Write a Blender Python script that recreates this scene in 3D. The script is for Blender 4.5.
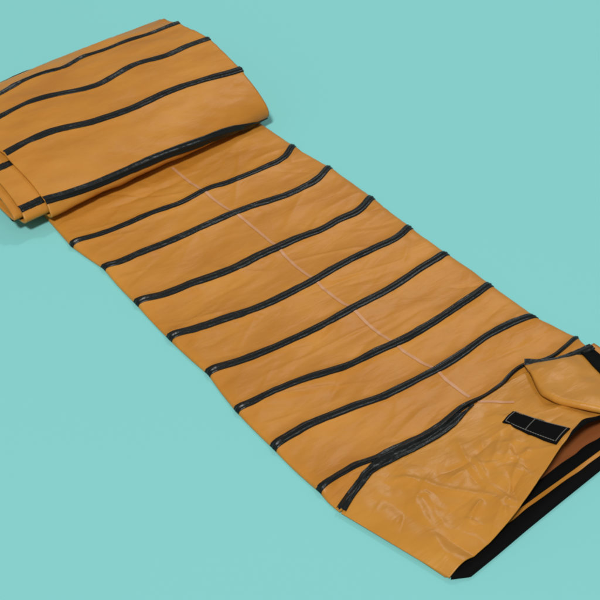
import bpy, bmesh, math, random, bisect
from mathutils import Vector, noise
from mathutils.bvhtree import BVHTree

for o in list(bpy.data.objects): bpy.data.objects.remove(o)
SC = bpy.context.scene
COL = SC.collection

# ---------------------------------------------------------------- camera (x runs across the duct, y along it, z up, metres)
cd = bpy.data.cameras.new('camera'); cam = bpy.data.objects.new('camera', cd); COL.objects.link(cam)
cam.location = (-1.85, -2.5, 2.47)
cam.rotation_euler = (math.radians(90-39.3), 0, math.radians(-36.4))
cd.sensor_width = 36; cd.lens = 1333/600*36; cd.clip_end = 200
SC.camera = cam
SC.render.resolution_x = SC.render.resolution_y = 1024
SC.render.engine = 'CYCLES'
SC.cycles.pixel_filter_type = 'BLACKMAN_HARRIS'; SC.cycles.filter_width = 2.1

# ---------------------------------------------------------------- light: even studio surround and two soft lamps
w = bpy.data.worlds.new('World'); SC.world = w; w.use_nodes = True
bg = w.node_tree.nodes['Background']; bg.inputs['Color'].default_value = (.96, .98, 1, 1); bg.inputs['Strength'].default_value = .285
def lamp(name, loc, target, size, power, col=(1, 1, 1)):
    l = bpy.data.lights.new(name, 'AREA'); l.shape = 'DISK'; l.size = size; l.energy = power; l.color = col
    o = bpy.data.objects.new(name, l); COL.objects.link(o); o.location = loc
    o.rotation_euler = (Vector(target)-Vector(loc)).to_track_quat('-Z', 'Y').to_euler()
    return o
lamp('key_lamp', (-13.4, -10.8, 24.0), (0, .1, 0), 4.4, 7000, (1, .985, .965))
lamp('back_lamp', (4.6, 3.2, 6.4), (0, -.6, 0), 1.0, 120)
SC.view_settings.view_transform = 'Standard'; SC.view_settings.look = 'None'
SC.view_settings.exposure = 0; SC.view_settings.gamma = 1; SC.view_settings.use_curve_mapping = False

# ---------------------------------------------------------------- materials
def mat(name, base, rough, spec=.5):
    m = bpy.data.materials.new(name); m.use_nodes = True; nt = m.node_tree
    b = nt.nodes['Principled BSDF']; b.inputs['Base Color'].default_value = (*base, 1)
    b.inputs['Roughness'].default_value = rough; b.inputs['Specular IOR Level'].default_value = spec
    return m, nt, b
def nd(nt, t, **k):
    n = nt.nodes.new(t)
    for a, v in k.items():
        if a in n.inputs: n.inputs[a].default_value = v
        else: setattr(n, a, v)
    return n
def coords(nt, scale, rot=0):
    tc = nd(nt, 'ShaderNodeTexCoord'); mp = nd(nt, 'ShaderNodeMapping')
    mp.inputs['Scale'].default_value = scale; mp.inputs['Rotation'].default_value = (0, 0, rot)
    nt.links.new(tc.outputs['Object'], mp.inputs['Vector']); return mp.outputs['Vector']
def vinyl(name, base, dark, light, rough):
    m, nt, b = mat(name, base, rough, .30)
    n1 = nd(nt, 'ShaderNodeTexNoise', Scale=3.2, Detail=6.0, Roughness=.6); nt.links.new(coords(nt, (1, 2.2, 1.6), .35), n1.inputs['Vector'])
    r = nd(nt, 'ShaderNodeValToRGB'); r.color_ramp.elements[0].position = .3; r.color_ramp.elements[1].position = .72
    r.color_ramp.elements[0].color = (*dark, 1); r.color_ramp.elements[1].color = (*light, 1)
    nt.links.new(n1.outputs['Fac'], r.inputs['Fac']); nt.links.new(r.outputs['Color'], b.inputs['Base Color'])
    # creases pressed into the vinyl
    n2 = nd(nt, 'ShaderNodeTexNoise', Scale=9.0, Detail=5.0, Roughness=.55, Distortion=.8); nt.links.new(coords(nt, (.8, 2.4, 1.5), .3), n2.inputs['Vector'])
    n3 = nd(nt, 'ShaderNodeTexNoise', Scale=60.0, Detail=3.0); nt.links.new(coords(nt, (1, 1.6, 1)), n3.inputs['Vector'])
    b1 = nd(nt, 'ShaderNodeBump', Strength=.28, Distance=.012); b2 = nd(nt, 'ShaderNodeBump', Strength=.18, Distance=.0015)
    nt.links.new(n2.outputs['Fac'], b1.inputs['Height']); nt.links.new(n3.outputs['Fac'], b2.inputs['Height'])
    nt.links.new(b1.outputs['Normal'], b2.inputs['Normal']); nt.links.new(b2.outputs['Normal'], b.inputs['Normal'])
    rr = nd(nt, 'ShaderNodeMapRange'); rr.inputs['To Min'].default_value = rough-.08; rr.inputs['To Max'].default_value = rough+.12
    nt.links.new(n1.outputs['Fac'], rr.inputs['Value']); nt.links.new(rr.outputs['Result'], b.inputs['Roughness'])
    return m
ORANGE = vinyl('orange_vinyl', (.46, .196, .024), (.43, .165, .018), (.545, .236, .034), .42)
ORANGE_CUFF = vinyl('orange_vinyl_smooth', (.47, .207, .026), (.45, .187, .021), (.535, .240, .036), .36)
def tape(name, base, rough):
    m, nt, b = mat(name, base, rough, .5)
    n = nd(nt, 'ShaderNodeTexNoise', Scale=55.0, Detail=2.0); nt.links.new(coords(nt, (1, 1, 1)), n.inputs['Vector'])
    bp = nd(nt, 'ShaderNodeBump', Strength=.5, Distance=.004); nt.links.new(n.outputs['Fac'], bp.inputs['Height']); nt.links.new(bp.outputs['Normal'], b.inputs['Normal'])
    return m
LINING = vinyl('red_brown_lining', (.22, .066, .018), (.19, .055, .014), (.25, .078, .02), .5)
TAPE = tape('black_vinyl_tape', (.004, .006, .0055), .36)
TAPE.node_tree.nodes['Principled BSDF'].inputs['Specular IOR Level'].default_value = .32
VELCRO = tape('black_hook_tape', (.004, .004, .004), .9)
VELCRO.node_tree.nodes['Principled BSDF'].inputs['Specular IOR Level'].default_value = .06
THREAD = mat('grey_thread', (.13, .13, .12), .7)[0]
STRIPE_M = mat('pale_print', (.50, .235, .10), .45)[0]
TEAL, _nt, _b = mat('teal_backdrop', (.235, .625, .58), .95, .1)
_n = nd(_nt, 'ShaderNodeTexNoise', Scale=.6, Detail=2.0); _nt.links.new(coords(_nt, (1, 1, 1)), _n.inputs['Vector'])
_r = nd(_nt, 'ShaderNodeValToRGB'); _r.color_ramp.elements[0].color = (.221, .583, .562, 1); _r.color_ramp.elements[1].color = (.227, .597, .575, 1)
_nt.links.new(_n.outputs['Fac'], _r.inputs['Fac']); _nt.links.new(_r.outputs['Color'], _b.inputs['Base Color'])

# ---------------------------------------------------------------- traced dimensions of the duct, metres
RIBS = [[(-0.4739, 0.5506), (-0.4372, 0.5425), (-0.4005, 0.535), (-0.3638, 0.5303), (-0.3271, 0.5284), (-0.2905, 0.5279), (-0.2538, 0.529), (-0.2171, 0.5309), (-0.1804, 0.5305), (-0.1437, 0.5277), (-0.107, 0.5258), (-0.0703, 0.5282), (-0.0336, 0.5348), (0.0031, 0.5401), (0.0397, 0.5388), (0.0764, 0.5327), (0.1131, 0.5291), (0.1498, 0.5294), (0.1865, 0.5314), (0.2232, 0.534), (0.2599, 0.5348), (0.2966, 0.5367), (0.3333, 0.5466), (0.37, 0.5691), (0.4066, 0.5951)], [(-0.45, 0.3964), (-0.4134, 0.3792), (-0.3769, 0.3772), (-0.3403, 0.3798), (-0.3038, 0.3792), (-0.2672, 0.3782), (-0.2307, 0.3776), (-0.1942, 0.3778), (-0.1576, 0.3785), (-0.1211, 0.3794), (-0.0845, 0.3811), (-0.048, 0.3836), (-0.0114, 0.3854), (0.0251, 0.3846), (0.0617, 0.381), (0.0982, 0.3765), (0.1348, 0.3721), (0.1713, 0.3668), (0.2079, 0.3629), (0.2444, 0.3625), (0.2809, 0.3647), (0.3175, 0.3702), (0.354, 0.3814), (0.3906, 0.4003), (0.4271, 0.4209)], [(-0.4582, 0.1908), (-0.4212, 0.1771), (-0.3842, 0.1662), (-0.3472, 0.1618), (-0.3102, 0.16), (-0.2732, 0.1572), (-0.2362, 0.1533), (-0.1993, 0.1496), (-0.1623, 0.147), (-0.1253, 0.1465), (-0.0883, 0.1489), (-0.0513, 0.1516), (-0.0143, 0.1522), (0.0227, 0.1522), (0.0597, 0.1533), (0.0967, 0.1538), (0.1336, 0.1506), (0.1706, 0.1462), (0.2076, 0.1482), (0.2446, 0.1535), (0.2816, 0.1553), (0.3186, 0.1541), (0.3556, 0.1611), (0.3926, 0.178), (0.4296, 0.1965)], [(-0.4636, 0.002), (-0.4267, -0.0092), (-0.3897, -0.0191), (-0.3528, -0.0258), (-0.3159, -0.031), (-0.2789, -0.0368), (-0.242, -0.0434), (-0.2051, -0.0485), (-0.1682, -0.051), (-0.1312, -0.0515), (-0.0943, -0.0507), (-0.0574, -0.049), (-0.0204, -0.0466), (0.0165, -0.0427), (0.0534, -0.038), (0.0903, -0.0335), (0.1273, -0.0301), (0.1642, -0.0272), (0.2011, -0.0258), (0.238, -0.0263), (0.275, -0.027), (0.3119, -0.029), (0.3488, -0.0265), (0.3858, -0.015), (0.4227, -0.0009)], [(-0.4555, -0.1851), (-0.4188, -0.1936), (-0.3821, -0.2022), (-0.3455, -0.2089), (-0.3088, -0.2126), (-0.2721, -0.2144), (-0.2355, -0.2157), (-0.1988, -0.2172), (-0.1621, -0.2184), (-0.1255, -0.2188), (-0.0888, -0.2184), (-0.0521, -0.217), (-0.0155, -0.2146), (0.0212, -0.2124), (0.0579, -0.2108), (0.0945, -0.2095), (0.1312, -0.2077), (0.1679, -0.2049), (0.2046, -0.2003), (0.2412, -0.1943), (0.2779, -0.1881), (0.3146, -0.1828), (0.3512, -0.1794), (0.3879, -0.1751), (0.4246, -0.1684)], [(-0.4756, -0.3503), (-0.4379, -0.3581), (-0.4002, -0.3603), (-0.3625, -0.3596), (-0.3248, -0.3617), (-0.2871, -0.3659), (-0.2494, -0.3734), (-0.2117, -0.382), (-0.174, -0.3898), (-0.1363, -0.3966), (-0.0986, -0.3999), (-0.0609, -0.4002), (-0.0232, -0.4011), (0.0145, -0.4032), (0.0522, -0.4044), (0.0899, -0.4041), (0.1276, -0.4026), (0.1653, -0.4), (0.203, -0.3962), (0.2407, -0.3915), (0.2784, -0.3867), (0.3161, -0.3818), (0.3538, -0.3757), (0.3915, -0.3678), (0.4292, -0.3594)], [(-0.4759, -0.5194), (-0.4382, -0.5186), (-0.4004, -0.5156), (-0.3627, -0.5141), (-0.325, -0.5184), (-0.2872, -0.5238), (-0.2495, -0.5279), (-0.2118, -0.5334), (-0.174, -0.5421), (-0.1363, -0.5487), (-0.0986, -0.5513), (-0.0608, -0.5528), (-0.0231, -0.5536), (0.0146, -0.5543), (0.0524, -0.5546), (0.0901, -0.5528), (0.1278, -0.549), (0.1656, -0.5444), (0.2033, -0.5385), (0.241, -0.5335), (0.2788, -0.5314), (0.3165, -0.5314), (0.3542, -0.5343), (0.392, -0.5407), (0.4297, -0.5479)], [(-0.4703, -0.7121), (-0.4314, -0.7102), (-0.3925, -0.7087), (-0.3536, -0.7081), (-0.3147, -0.7171), (-0.2758, -0.726), (-0.2369, -0.7269), (-0.198, -0.7294), (-0.1591, -0.7317), (-0.1202, -0.7321), (-0.0813, -0.7287), (-0.0424, -0.7207), (-0.0035, -0.713), (0.0354, -0.7116), (0.0743, -0.7138), (0.1132, -0.712), (0.1521, -0.7072), (0.191, -0.694), (0.2299, -0.6856), (0.2688, -0.687), (0.3077, -0.7029), (0.3466, -0.7065), (0.3855, -0.7003), (0.4244, -0.6916), (0.4633, -0.6813)]]
BRANCH = [(-0.4677, -0.7938, 0.012), (-0.4247, -0.774, 0.024), (-0.3754, -0.7551, 0.03), (-0.3353, -0.7407, 0.032), (-0.2814, -0.7378, 0.034), (-0.2066, -0.7427, 0.034), (-0.1127, -0.7429, 0.034), (-0.0377, -0.7319, 0.034), (0.0293, -0.7201, 0.03)]
STRIPE = [(-0.0007, 0.7213, 0.022), (0.0027, 0.6168, 0.022), (0.008, 0.5068, 0.022), (0.0199, 0.3817, 0.022), (0.0263, 0.2644, 0.022), (0.0212, 0.1406, 0.022), (0.0158, 0.0459, 0.022), (0.0168, -0.0915, 0.022), (0.021, -0.2143, 0.022), (0.0218, -0.3409, 0.022), (0.0293, -0.4416, 0.022), (0.0439, -0.5596, 0.022), (0.0445, -0.6245, 0.022), (0.0498, -0.6866, 0.022)]
STRIPE2 = [(0.0503, -0.7166, 0.03), (0.0839, -0.7461, 0.03), (0.1164, -0.7843, 0.03)]
CUFF_SEAM = [(-0.4725, -0.8, 0.01), (-0.4274, -0.7816, 0.018), (-0.3585, -0.7542, 0.022), (-0.2723, -0.7433, 0.024), (-0.1026, -0.7401, 0.024), (0.0382, -0.7189, 0.024), (0.1675, -0.708, 0.024), (0.2371, -0.7125, 0.026), (0.3144, -0.7749, 0.03), (0.4069, -0.9072, 0.03)]
CUFF_EDGE = [(-0.3928, -1.1065, 0.01), (-0.3251, -1.1025, 0.022), (-0.2588, -1.0975, 0.035), (-0.1907, -1.0849, 0.048), (-0.1312, -1.0691, 0.058), (-0.0243, -1.0349, 0.08), (0.0746, -1.0047, 0.1), (0.158, -0.9835, 0.09), (0.2303, -0.9774, 0.068), (0.4, -0.9987, 0.045)]
LOWER_EDGE = [(-0.3945, -1.1025, 0.0), (-0.3455, -1.1277, 0.0), (-0.1423, -1.0998, 0.0), (0.1488, -1.0684, 0.0), (0.4082, -1.036, 0.0), (0.5034, -1.0211, 0.0)]
TAB = [(0.0347, -0.8241, 0.068), (0.0832, -0.8138, 0.068), (0.117, -0.978, 0.092), (0.0463, -0.9986, 0.098)]
FLAP_TOP = [(0.2498, -0.6825, 0.034), (0.2906, -0.7209, 0.04), (0.3287, -0.7393, 0.044), (0.3646, -0.7454, 0.044), (0.4407, -0.7458, 0.03)]
FLAP_HEM = [(0.4407, -0.7458, 0.03), (0.4388, -0.7932, 0.028), (0.4245, -0.9803, 0.028)]
FLAP_IN = [(0.3877, -0.7587, 0.034), (0.3694, -0.8136, 0.036), (0.3533, -0.866, 0.036), (0.3181, -1.006, 0.036)]
FLAP_FOLD = [(0.2424, -0.6899, 0.036), (0.2161, -0.7526, 0.056), (0.1983, -0.7919, 0.066), (0.1852, -0.8263, 0.074), (0.1889, -0.8726, 0.082), (0.2398, -0.9643, 0.088), (0.3155, -1.0663, 0.085)]
STRIPS_TOP = [(-0.0003, -1.0043, 0.01), (0.2263, -0.9924, 0.01), (0.3937, -0.977, 0.01)]
STRIPS_A = [(-0.1246, -1.0485, 0.01), (-0.0766, -1.0475, 0.01), (0.1895, -1.0276, 0.01), (0.4451, -1.0007, 0.01)]
STRIPS_B = [(-0.1998, -1.0721, 0.01), (-0.1294, -1.057, 0.01), (0.1636, -1.0523, 0.01), (0.4432, -1.0371, 0.01)]
EDGE_LEFT = [(-0.4756, 0.7181, 0.0), (-0.4707, 0.5967, 0.0), (-0.466, 0.4982, 0.0), (-0.4588, 0.4433, 0.0), (-0.4694, -0.0007, 0.0), (-0.4609, -0.1776, 0.0), (-0.472, -0.234, 0.0), (-0.4743, -0.3526, 0.0), (-0.4724, -0.5231, 0.0), (-0.4787, -0.7235, 0.0), (-0.4649, -0.7946, 0.0), (-0.4497, -0.8927, 0.0), (-0.3945, -1.1025, 0.0)]
EDGE_RIGHT = [(0.4055, 0.7824, 0.0), (0.426, 0.6158, 0.0), (0.4464, 0.4403, 0.0), (0.4511, 0.2124, 0.0), (0.4447, 0.0196, 0.0), (0.4373, -0.1364, 0.0), (0.4441, -0.3489, 0.0), (0.438, -0.4832, 0.0), (0.4476, -0.5352, 0.0), (0.4795, -0.679, 0.0)]
ROLL_RIBS = [[(-0.33, 0.316), (-0.23, 0.28), (-0.15, 0.276), (-0.08, 0.324), (0.02, 0.288), (0.09, 0.312), (0.18, 0.304), (0.28, 0.332), (0.36, 0.324), (0.41, 0.336)], [(-0.4, 0.448), (-0.31, 0.432), (-0.23, 0.44), (-0.14, 0.476), (-0.08, 0.508), (0.0, 0.504), (0.1, 0.484), (0.17, 0.496), (0.23, 0.52), (0.33, 0.508), (0.39, 0.524)], [(-0.47, 0.628), (-0.37, 0.62), (-0.27, 0.628), (-0.2, 0.66), (-0.11, 0.676), (-0.02, 0.688), (0.08, 0.684), (0.16, 0.688), (0.25, 0.704), (0.3, 0.712), (0.39, 0.736)], [(-0.49, 0.86), (-0.4, 0.88), (-0.28, 0.892), (-0.15, 0.896), (-0.03, 0.9), (0.1, 0.912), (0.24, 0.92), (0.4, 0.96)]]
# ---- cross-section of the flattened roll, (distance behind the front, height), anticlockwise from the bottom of the back
ROLL_PTS = [(.62,.026),(.695,.042),(.720,.075),(.705,.108),(.66,.136),(.584,.160),(.50,.175),(.42,.181),(.33,.182),(.24,.177),(.142,.161),
            (.07,.133),(.018,.102),(-.008,.070),(-.004,.044),(.04,.030),(.14,.027),(.28,.026),(.42,.026),(.55,.026)]
def _dense(pts, n=12):
    out=[]; m=len(pts)
    for i in range(m):
        p0,p1,p2,p3=pts[i-1],pts[i],pts[(i+1)%m],pts[(i+2)%m]
        for k in range(n):
            t=k/n
            out.append(tuple(.5*((2*p1[j])+(-p0[j]+p2[j])*t+(2*p0[j]-5*p1[j]+4*p2[j]-p3[j])*t*t+(-p0[j]+3*p1[j]-3*p2[j]+p3[j])*t**3) for j in (0,1)))
    return out
_D=_dense(ROLL_PTS); _NL=len(_D)
_FR=13*12   # index of the foremost point: the spiral starts to wind inward after it
def _spiral(q):              # q in samples, may pass one full turn
    k=max(0.,(q-_FR)/_NL)*LAYER
    i=int(math.floor(q)); f=q-i
    a=_D[i%_NL]; b=_D[(i+1)%_NL]
    y=a[0]+(b[0]-a[0])*f; z=a[1]+(b[1]-a[1])*f
    return .375+(y-.375)*(1-k/.40), .100+(z-.100)*(1-k/.088)
LAYER=.021
_SP=[_spiral(i) for i in range(int(_FR+_NL*3.3))]
_ARC=[0.]
for _i in range(1,len(_SP)): _ARC.append(_ARC[-1]+math.hypot(_SP[_i][0]-_SP[_i-1][0],_SP[_i][1]-_SP[_i-1][1]))
ARC_MAX=_ARC[-1]
def roll_pt(s):              # arc length -> (distance behind front, height)
    s=min(max(s,0.),ARC_MAX-1e-6); i=bisect.bisect_right(_ARC,s)-1; i=min(i,len(_SP)-2)
    f=(s-_ARC[i])/(_ARC[i+1]-_ARC[i])
    return _SP[i][0]+(_SP[i+1][0]-_SP[i][0])*f, _SP[i][1]+(_SP[i+1][1]-_SP[i][1])*f
ROLL_Y0=0.765                # world y of the roll's front at its right end
def roll_base(s,x):          # world point on the roll without wrinkles
    d,z=roll_pt(s); e=min(max((x+.48)/.92,-.12),1.08); g=1-e
    hs=1-ROLL_HL*max(g,0)**1.2
    d+=-.085*g*(1-d/.7)-.035*g*(d/.7)
    return x, ROLL_Y0+d, .026+(z-.026)*hs
ROLL_HL=.30

# ---------------------------------------------------------------- helpers
root = bpy.data.objects.new('ventilation_duct', None); COL.objects.link(root)
root['label'] = 'orange vinyl ventilation duct with black ribs, half rolled up, lying flat on teal backdrop'
root['category'] = 'duct'
def link(name, me, m, parent=root):
    me.materials.append(m)
    for p in me.polygons: p.use_smooth = True
    o = bpy.data.objects.new(name, me); COL.objects.link(o); o.parent = parent
    return o
def grid(name, rows, m, parent=root, closed=False, solid=0, caps=False):
    n = len(rows[0]); V = [v for r in rows for v in r]; F = []
    for i in range(len(rows)-1):
        for j in range(n if closed else n-1):
            k = (j+1) % n
            F.append((i*n+j, i*n+k, (i+1)*n+k, (i+1)*n+j))
    if caps: F.append(tuple(range(n))[::-1]); F.append(tuple((len(rows)-1)*n+j for j in range(n)))
    me = bpy.data.meshes.new(name); me.from_pydata([tuple(v) for v in V], [], F); me.update()
    bm = bmesh.new(); bm.from_mesh(me); bmesh.ops.recalc_face_normals(bm, faces=bm.faces[:]); bm.to_mesh(me); bm.free()
    o = link(name, me, m, parent)
    if solid:
        s = o.modifiers.new('thickness', 'SOLIDIFY'); s.thickness = abs(solid); s.offset = 1 if solid > 0 else -1
    return o
def N(x, y, z=0): return noise.noise(Vector((x, y, z)))
def sm(t): t = min(max(t, 0), 1); return t*t*(3-2*t)
def interp(tab, x):
    if x <= tab[0][0]: return tab[0][1]
    for (a, b) in zip(tab, tab[1:]):
        if x <= b[0]: return a[1]+(b[1]-a[1])*(x-a[0])/(b[0]-a[0])
    return tab[-1][1]
def resample(pts, n):
    pts = [Vector(p) for p in pts]; m = len(pts); d = [0]
    for a, b in zip(pts, pts[1:]): d.append(d[-1]+(b-a).length)
    tan = []
    for i in range(m):
        a, b = max(i-1, 0), min(i+1, m-1); tan.append((pts[b]-pts[a])/(d[b]-d[a]))
    out = []
    for k in range(n):
        t = d[-1]*k/(n-1); i = min(max(bisect.bisect_right(d, t)-1, 0), m-2); h = d[i+1]-d[i]; s = (t-d[i])/h
        out.append((2*s**3-3*s*s+1)*pts[i]+(s**3-2*s*s+s)*h*tan[i]+(-2*s**3+3*s*s)*pts[i+1]+(s**3-s*s)*h*tan[i+1])
    return out
def ridged(x, y, z=0):
    v = 0; a = 1
    for k in range(3):
        v += a*(1-abs(N(x, y, z+k*7))*2.2)**2; a *= .5; x *= 2.1; y *= 2.1
    return v

RNG = random.Random(7)
def make_creases(n, x0, x1, y0, y1, lmin, lmax, tilt, spread, amp):
    out = []
    for _ in range(n):
        a = tilt+RNG.gauss(0, spread); L = RNG.uniform(lmin, lmax)
        out.append((RNG.uniform(x0, x1), RNG.uniform(y0, y1), math.cos(a), math.sin(a), L/2, RNG.choice((-1, 1, 1))*amp*RNG.uniform(.4, 1), RNG.uniform(-1.5, 1.5), RNG.uniform(.7, 1.6)))
    return out
def creases(cs, x, y, w):
    h = 0
    for cx, cy, c, s, L, A, bend, wk in cs:
        dx, dy = x-cx, y-cy; u = dx*c+dy*s
        if abs(u) >= L: continue
        d = abs(-dx*s+dy*c-bend*u*u)/(w*wk)
        if d < 4: h += A*(1-(u/L)**2)*math.exp(-d)
    return h
CR_SHEET = make_creases(95, -.45, .45, -.75, .7, .12, .45, .12, .35, .0045)
CR_ROLL = make_creases(60, -.48, .42, .0, 1.0, .12, .45, .05, .3, .0045)
CR_CUFF = make_creases(16, -.40, .1, -1.06, -.8, .08, .22, 1.2, 1.2, .0060)+make_creases(22, -.30, .04, -1.06, -.86, .04, .14, .9, .9, .0068)+make_creases(8, -.2, .38, -.95, -.75, .08, .2, .5, .5, .0030)

# ---------------------------------------------------------------- the backdrop
me = bpy.data.meshes.new('ground'); me.from_pydata([(-40, -40, 0), (40, -40, 0), (40, 40, 0), (-40, 40, 0)], [], [(0, 1, 2, 3)])
g = bpy.data.objects.new('ground', me); COL.objects.link(g); me.materials.append(TEAL); g['kind'] = 'structure'

# ---------------------------------------------------------------- the flat run: a flattened tube between ribs
NV = 24
ROWS = [[(x, y+.19*4+.0) for x, y in RIBS[0]], [(RIBS[0][k][0]*.98, RIBS[0][k][1]+.19) for k in range(25)]] + [list(r) for r in RIBS]
ROWS[0] = [(x*.98, y) for x, y in ROWS[0]]
LAST = []
for k in range(25):
    x = RIBS[7][k][0]; LAST.append((x, interp([(-.47, -.792), (-.42, -.786), (-.36, -.785), (-.1, -.775), (.05, -.745), (.2, -.74), (.5, -.78)], x)))
ROWS.append(LAST)                       # row index: 0 far end under the roll, 1, then ribs at 2..9, last at 10
def flat_xy(u, v):                      # u in rows, v in 0..1
    u = min(max(u, 0), len(ROWS)-1); i = min(int(u), len(ROWS)-2); f = u-i
    t = min(max(v, 0), 1)*NV; j = min(int(t), NV-1); g_ = t-j
    def at(r):
        r = ROWS[min(max(r, 0), len(ROWS)-1)]
        p0, p1, p2, p3 = r[max(j-1, 0)], r[j], r[j+1], r[min(j+2, NV)]
        return [.5*((2*p1[c])+(-p0[c]+p2[c])*g_+(2*p0[c]-5*p1[c]+4*p2[c]-p3[c])*g_*g_+(-p0[c]+3*p1[c]-3*p2[c]+p3[c])*g_**3) for c in (0, 1)]
    a, b = at(i), at(i+1)
    x = a[0]+(b[0]-a[0])*f; y = a[1]+(b[1]-a[1])*f
    # the side fold bellies out or pulls in a little between ribs
    if i >= 2: x += (v-.5)*2*(.006*math.sin(f*math.pi)*(.3+N(i*3.7, v*1.5, 2)))
    return x, y
def flat_z(u, v, x, y):
    du = abs(u-round(u)); i = round(u)
    rib = math.exp(-(du*.185/.022)**2) if 2 <= i <= 9 else 0
    e = min(v, 1-v)*.92
    edge = min(1, e/.035); edge = math.sqrt(max(0, 1-(1-edge)**2))
    wr = .0065*N(x*2.2+y*1.2, y*5.5, 1.3)+.0046*N(x*5+y*3.5, y*15-x*4, 5)+.0020*N(x*11, y*30-x*9, 8)
    wr += .0022*N(x*30+y*6, y*9, 17)*math.exp(-((du-.14)/.10)**2)   # cloth puckered by the tape
    r = ridged(x*2.6+3, y*4.5-x*1.8, 4)-1.0
    wr += .0016*max(r, 0)+creases(CR_SHEET, x, y, .007)
    sag = -.0035*math.sin(min(du*2, 1)*math.pi/2)
    return .0045+edge*(.0135+.0065*rib+wr*(1-.6*rib)+sag)
rows = []
NU = 36
for iu in range((len(ROWS)-1)*NU+1):
    u = iu/NU; ring = []
    for iv in range(221):
        t = iv/220; v = .5-.5*math.cos(math.pi*t) if False else t
        v = (t*1.0) if .05 < t < .95 else (t)
        x, y = flat_xy(u, v); ring.append((x, y, flat_z(u, v, x, y)))
    for v in (.9995, .75, .5, .25, .0005):
        x, y = flat_xy(u, v); ring.append((x, y, .002))
    rows.append(ring)
sheet = grid('duct_sheet', rows, ORANGE, closed=True, caps=True)

# ---------------------------------------------------------------- black rib tape: a band with the wire as a bead along its middle
def bead(d, w):                         # height over the cloth at offset d from the middle
    q = abs(d)/(w/2)
    return .0016+.0034*math.exp(-(d/.0048)**2)-(.0030 if q > .999 else 0)+.0014*math.exp(-((q-.76)/.12)**2)
OFF = [-1, -.99, -.88, -.76, -.62, -.48, -.36, -.24, -.12, 0, .12, .24, .36, .48, .62, .76, .88, .99, 1]
def band(name, ctr, w, label=None, m=None, parent=root, seed=0, flat=False, lift=0):
    """ctr(t, d) -> (point, normal); t in 0..1 along, d metres across"""
    rs = []; n = 130
    for i in range(n+1):
        t = i/n; ww = (w(t) if callable(w) else w)*(1+.10*N(t*9+seed, seed*3.1, 1)+.06*N(t*31, seed, 2)); r = []
        for o in OFF:
            p, nn = ctr(t, o*ww/2)
            h = (.0022 if abs(o) < .995 else -.001) if flat else bead(o*ww/2, ww)+.0008*N(t*22, o*1.2, seed)+(.0022*N(t*16, o*1.6, seed+9) if callable(w) else 0)
            r.append(Vector(p)+Vector(nn)*(h+lift))
        rs.append(r)
    o = grid(name, rs, m or TAPE, parent)
    if label: o['label'] = label
    return o
def flat_ctr(row, seed):
    def c(t, d):
        v = .0+1.0*t; u = row-d/.185
        x, y = flat_xy(u, v)
        # end of the tape turns down over the side fold
        z = flat_z(u, v, x, y)
        s = -1 if t < .02 else (1 if t > .98 else 0)
        if s: return (x+s*.0004, y, z), (s*.5, 0, .5)
        return (x, y, z), (0, 0, 1)
    return c
for k in range(8): band('coil_rib', flat_ctr(k+2, k), [.026, .027, .028, .029, .029, .029, .030, lambda t: .029+.006*sm((t-.17)/.06)-.011*sm((t-.52)/.09)][k], seed=k)

# printed centre line: a thin strip riding on the cloth
def bvh_of(*obs):
    V = []; F = []
    for o in obs:
        b = len(V); V += [v.co.copy() for v in o.data.vertices]; F += [tuple(b+i for i in p.vertices) for p in o.data.polygons]
    return BVHTree.FromPolygons(V, F)
def drape(tree, x, y, default=.02):
    h = tree.ray_cast(Vector((x, y, 1)), Vector((0, 0, -1)))
    return h[0].z if h[0] is not None else default
tree = bvh_of(sheet)
def strip(name, pts, w, m, tree, lift=.0012, n=200, parent=root):
    P = resample([(p[0], p[1], 0) for p in pts], n); rs = []
    for i, p in enumerate(P):
        a, b = P[max(i-1, 0)], P[min(i+1, n-1)]; t = (b-a).normalized(); s = Vector((t.y, -t.x, 0)); r = []
        for o in (-1, -.5, 0, .5, 1):
            q = p+s*(o*w/2); r.append((q.x, q.y, drape(tree, q.x, q.y)+lift))
        rs.append(r)
    return grid(name, rs, m, parent)
strip('centre_stripe', STRIPE, .010, STRIPE_M, tree)

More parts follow.
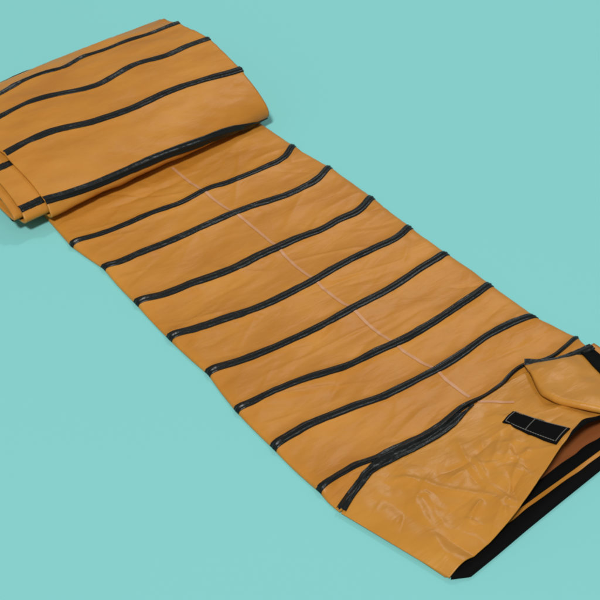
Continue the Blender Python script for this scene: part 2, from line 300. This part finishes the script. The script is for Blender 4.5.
# ---------------------------------------------------------------- the roll: one long sheet wound inward
roll_ridges = [sum(p[1] for p in r)/len(r) for r in ROLL_RIBS]
def rib_s(k, x):                        # arc position of measured rib k at x
    return sum(interp(ROLL_RIBS[k], x+.05*j)*wt for j, wt in ((-1, .15), (-.5, .22), (0, .26), (.5, .22), (1, .15)))
EXTRA = [(.135, 0), (1.085, 1), (1.27, 1)]+[(2.02+.185*i, 2) for i in range(5)]+[(3.30+.185*i, 3) for i in range(4)]
def x_ends(s):
    a, b = -.478, .410
    a += -.075*sm((s-.99)/.18)+.03*sm((s-2.45)/.3)-.05*sm((s-3.2)/.3)
    a += .006*math.sin(s*9)+(.022*N(s*2.3, 5.5) if s > 1.15 else 0)
    b += -.03*sm((s-.99)/.18)
    b += .004*math.sin(s*13+1)
    b -= .0
    return a, b
def roll_surf(s, x, wr=True):
    p = Vector(roll_base(s, x)); q = Vector(roll_base(s+.004, x)); p0 = Vector(roll_base(s-.004, x))
    t = (q-p0); t = t.normalized() if t.length > 1e-9 else Vector((0, 1, 0))
    n = Vector((0, t.z, -t.y))          # outward for an anticlockwise section seen from +x
    if wr:
        out = 1-sm((s-.97)/.1)*.8
        h = .0065*N(x*2.4, s*5, 3)+.0045*N(x*5+s*2, s*14-x*5, 7)+.0020*N(x*12, s*30-x*9, 9)+.0014*max(ridged(x*2.8, s*5-x*1.5, 2)-1, 0)+(creases(CR_ROLL, x, s, .008) if s < 1.1 else 0)
        rg = 0
        if s < 1.0:
            for k in range(4): rg = max(rg, math.exp(-((s-rib_s(k, x))/.022)**2))
        h = h*(1-.5*rg)+.0055*rg-.002
        if s > 1.02: h += .030*N(s*3.1, x*7, 41)*sm((-.36-x)/.1)*sm((s-1.02)/.1)   # loose inner layers at the open side
        p = p+n*h*out
    return p, n
rows = []; ns = 420
for i in range(ns+1):
    s = .002+(ARC_MAX-.01)*i/ns; a, b = x_ends(s)
    rows.append([roll_surf(s, a+(b-a)*j/150)[0] for j in range(151)])
roll = grid('roll', rows, ORANGE)
md = roll.modifiers.new('thickness', 'SOLIDIFY'); md.thickness = .007; md.offset = 0
for k in range(4):
    def c(t, d, k=k):
        s0 = rib_s(k, 0); a, b = x_ends(s0); x = a-.001+(b-a+.002)*t
        return roll_surf(rib_s(k, x)+d, x)
    band('coil_rib', c, [.026, .027, .028, .031][k], parent=roll, seed=20+k, lift=.0036)
for k, (s0, wrp) in enumerate(EXTRA):
    def c(t, d, s0=s0, k=k):
        a, b = x_ends(s0); x = a-.001+((b-a+.002) if s0 < 1.2 else .16)*t
        return roll_surf(s0+.012*N(x*4, k*2.3, 6)+d, x)
    band('coil_rib', c, .027, parent=roll, seed=40+k, lift=.0036)

# ---------------------------------------------------------------- cuff at the mouth, top layer
NS = 260; NE = 120
SEAM = resample(CUFF_SEAM, NS+1); EDGE = resample(CUFF_EDGE, NS+1)
def cuff(iv, f):
    a, b = SEAM[iv], EDGE[iv]; p = a+(b-a)*f; v = iv/NS
    z = a.z+(b.z-a.z)*(f**1.35)
    side = sm(v/.07); amp = side*sm(f*5)
    x, y = p.x, p.y
    wr = .008*N(x*4.5+y*2, y*4-x*2, 11)+.0045*N(x*10-y*6, y*9+x*7, 12)+.0028*N(x*19+y*8, y*17-x*9, 19)
    ck = max(ridged(x*3.4+y*2.2+.4, y*3.2-x*1.2, 14)-1.1, 0)
    wr += .0075*ck*sm((v-.02)/.1)+.0022*N(x*26, y*26, 15)
    # a shallow slack fold running down from the seam to the edge
    wr += creases(CR_CUFF, x, y, .008)
    wr += .0045*math.exp(-((x+.33-.35*(y+.95))/.018)**2)+.004*math.exp(-((x+.2+.7*(y+.95)+.02*N(y*9, 3))/.014)**2)
    p.z = max(z+wr*amp*(1-.55*sm((v-.55)/.3))*(1-.45*sm((f-.8)/.2)), .008 if v > .03 else .004)
    # belly of the side fold
    p.z += .014*math.sin(min(v/.10, 1)*math.pi)*f*(v < .10)
    return p
rows = [[cuff(iv, j/NE) for iv in range(NS+1)] for j in range(NE+1)]
cuff_top = grid('cuff_sleeve', rows, ORANGE_CUFF, solid=-.0022)
# the side fold turning down to the lower layer
ctree = bvh_of(cuff_top, sheet)
strip('centre_stripe', STRIPE2, .010, STRIPE_M, ctree, n=60)
# seam tape that forks off the last rib
BR = resample([(p[0], p[1], 0) for p in BRANCH], 140)
def br(t, d):
    q = t*139; i = min(int(q), 138); p = BR[i].lerp(BR[i+1], q-i); tg = (BR[min(i+2, 139)]-BR[max(i-2, 0)]).normalized()
    s = Vector((-tg.y, tg.x, 0)); p = p+s*d
    return (p.x, p.y, drape(ctree, p.x, p.y, .012)), (0, 0, 1)
band('seam_tape', br, lambda t: .026+.006*sm((t-.25)/.15)-.024*sm((t-.78)/.22), seed=70, lift=.0022)

# velcro tab on the corner of the sleeve
TB = [Vector(p) for p in TAB]; rows = []
for i in range(41):
    a = TB[0].lerp(TB[3], i/40); b = TB[1].lerp(TB[2], i/40); r = []
    for j in range(15):
        p = a.lerp(b, j/14); p.z = drape(ctree, p.x, p.y, p.z)+.0035+.0008*N(p.x*30, p.y*30); r.append(p)
    rows.append(r)
tab = grid('hook_tab', rows, VELCRO, parent=cuff_top, solid=.003)
def thread(name, pts, parent, r=.0009):
    P = resample(pts, 60); rs = []
    for i, p in enumerate(P):
        t = (P[min(i+1, 59)]-P[max(i-1, 0)]).normalized(); s = t.cross(Vector((0, 0, 1))).normalized(); u = s.cross(t)
        k = r*(1+.5*math.sin(i*2.1))
        rs.append([p+s*k*math.cos(q)+u*k*math.sin(q) for q in [math.pi/3*h for h in range(6)]])
    return grid(name, rs, THREAD, parent, closed=True, caps=True)
T2 = bvh_of(tab, cuff_top)
def on(a, b, g_): 
    q = [TB[0].lerp(TB[3], a).lerp(TB[1].lerp(TB[2], a), b), None][0]; return (q.x, q.y, drape(T2, q.x, q.y, q.z)+.0040)
for line_ in ([(.05, b) for b in (.06, .35, .65, .94)], [(.97, b) for b in (.06, .35, .65, .94)], [(.42, b) for b in (.06, .35, .65, .94)],
              [(a, .07) for a in (.05, .3, .6, .95)], [(a, .93) for a in (.05, .3, .6, .95)]):
    thread('stitching', [on(a, b, 0) for a, b in line_], tab)

# ---------------------------------------------------------------- lower layer of the mouth with its hems
LOW = resample(LOWER_EDGE, 121); TOPR = [Vector((-.472+.96*i/120, -.72, 0)) for i in range(121)]
def low(i, f, dz=0):
    a, b = TOPR[i], LOW[i]; p = a+(b-a)*f
    # left side follows the fold of the sleeve
    p.y += .007*f
    return Vector((p.x, p.y, .006+.0025*N(p.x*7, p.y*9, 21)*sm((1-f)*6)+dz))
rows = [[low(i, j/60) for i in range(121)] for j in range(61)]
lower = grid('cuff_lining', rows, ORANGE, solid=-.004)
def curve_y(tab, x): return interp([(p[0], p[1]) for p in tab], x)
def hem(name, lo, hi, x0, x1, h, parent, m=VELCRO, n=120, bul=.004):
    rs = []
    for i in range(n+1):
        x = x0+(x1-x0)*i/n; a, b = lo(x), hi(x); r = [(x, a, .0015)]
        for j in range(9):
            t = j/8; r.append((x, a+(b-a)*t, h+bul*math.sin(t*math.pi)+.0012*N(x*14, t*2, 5)))
        r.append((x, b, .004)); rs.append(r)
    return grid(name, rs, m, parent)
LE = [(-.400, -1.104), (-.388, -1.108), (-.3455, -1.1300), (-.25, -1.119), (-.1423, -1.1045), (.0, -1.088), (.1488, -1.0715), (.4082, -1.038), (.52, -1.022)]
SB = [(-.400, -1.098), (-.30, -1.078), (-.1955, -1.0675), (-.1235, -1.0613), (-.0456, -1.0541), (.1778, -1.0388), (.52, -1.012)]
SA = [(-.35, -1.058), (-.1818, -1.053), (-.1093, -1.0466), (-.032, -1.0403), (.1929, -1.0245), (.52, -.998)]
ST = [(-.35, -1.020), (-.006, -1.0031), (.0802, -.994), (.2325, -.9867), (.52, -.965)]
hem('hem_band', lambda x: interp(LE, x), lambda x: interp(SB, x)+.003*N(x*16, 3), -.388, .50, .010, lower)
hem('lining_band', lambda x: interp(SA, x), lambda x: interp(ST, x)+.005*N(x*12, 8), -.33, .49, .009, lower, bul=.003)
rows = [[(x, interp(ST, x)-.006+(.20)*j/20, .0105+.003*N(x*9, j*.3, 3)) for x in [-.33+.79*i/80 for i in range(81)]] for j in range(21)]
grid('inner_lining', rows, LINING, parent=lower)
# black hem turned along the free edge right of the tab
rows = []
for i in range(81):
    iv = int(NS*(.60+.40*i/80)); wd = .012+.05*sm(i/14)*(1-sm((i-14)/20)) if False else .011+.013*math.exp(-((i-24)/8)**2); r = []
    for j in range(6):
        p = cuff(iv, 1.004-wd*2.2*j/5*sm(i/10)); r.append((p.x, p.y, p.z+.0022))
    q = cuff(iv, 1.004); r.insert(0, (q.x, q.y-.001, q.z-.006)); rows.append(r)
grid('sleeve_hem', rows, VELCRO, parent=cuff_top)
# ---------------------------------------------------------------- right flap folded back
NT = 80
FT = resample(FLAP_TOP+FLAP_HEM[1:], NT+1); FF = resample(FLAP_FOLD, NT+1)
def flap(i, f):
    a, b = FT[i], FF[i]; p = a+(b-a)*f; v = i/NT
    p.z += (.010*math.sin(f*math.pi)+.008*N(p.x*8, p.y*8, 31)+.0035*N(p.x*20, p.y*20, 32)+.004*max(ridged(p.x*4, p.y*4, 33)-1, 0))*sm(v*6)*sm(f*6)
    return p
rows = []
for i in range(NT+1):
    r = [flap(i, j/40) for j in range(41)]
    d = (FF[i]-FT[i]); d.z = 0; d = d.normalized() if d.length > 1e-6 else Vector((-1, 0, 0))
    base = r[-1]; R_ = .0015+.0095*sm(i/NT*3)
    for k in range(1, 11):
        q = math.pi*k/10
        r.append(base+d*(R_*math.sin(q))+Vector((0, 0, -R_*(1-math.cos(q)))))
    for k in range(1, 6): r.append(base-d*(.02*k*sm(i/NT*4))+Vector((0, 0, -2*R_)))
    rows.append(r)
flap_o = grid('cuff_flap', rows, ORANGE_CUFF, solid=-.0012)
ftree = bvh_of(flap_o, cuff_top, sheet)
FTOP = resample([(p[0], p[1], 0) for p in FLAP_TOP], 100)
def ft(t, d):
    q = t*99; i = min(int(q), 98); p = FTOP[i].lerp(FTOP[i+1], q-i); tg = (FTOP[min(i+2, 99)]-FTOP[max(i-2, 0)]).normalized()
    s = Vector((-tg.y, tg.x, 0)); p = p+s*(d-.006)
    return (p.x, p.y, interp([(-.02, FT[0].z), (0, .035), (.25, .041), (.6, .045), (1, .036)], t)+.001), (0, 0, 1)
band('binding_tape', ft, .024, parent=flap_o, seed=80, lift=.003)
FO = resample([(p[0], p[1], 0) for p in FLAP_HEM], 61); FI = resample([(p[0], p[1], 0) for p in FLAP_IN], 61); rows = []
for i in range(61):
    r = []
    for j in range(11):
        p = FO[i].lerp(FI[i], j/10); r.append((p.x, p.y, drape(ftree, p.x+(-.004 if j == 0 else 0), p.y, .030)+.0028))
    rows.append(r)
grid('hem_band', rows, VELCRO, parent=flap_o, solid=.003)
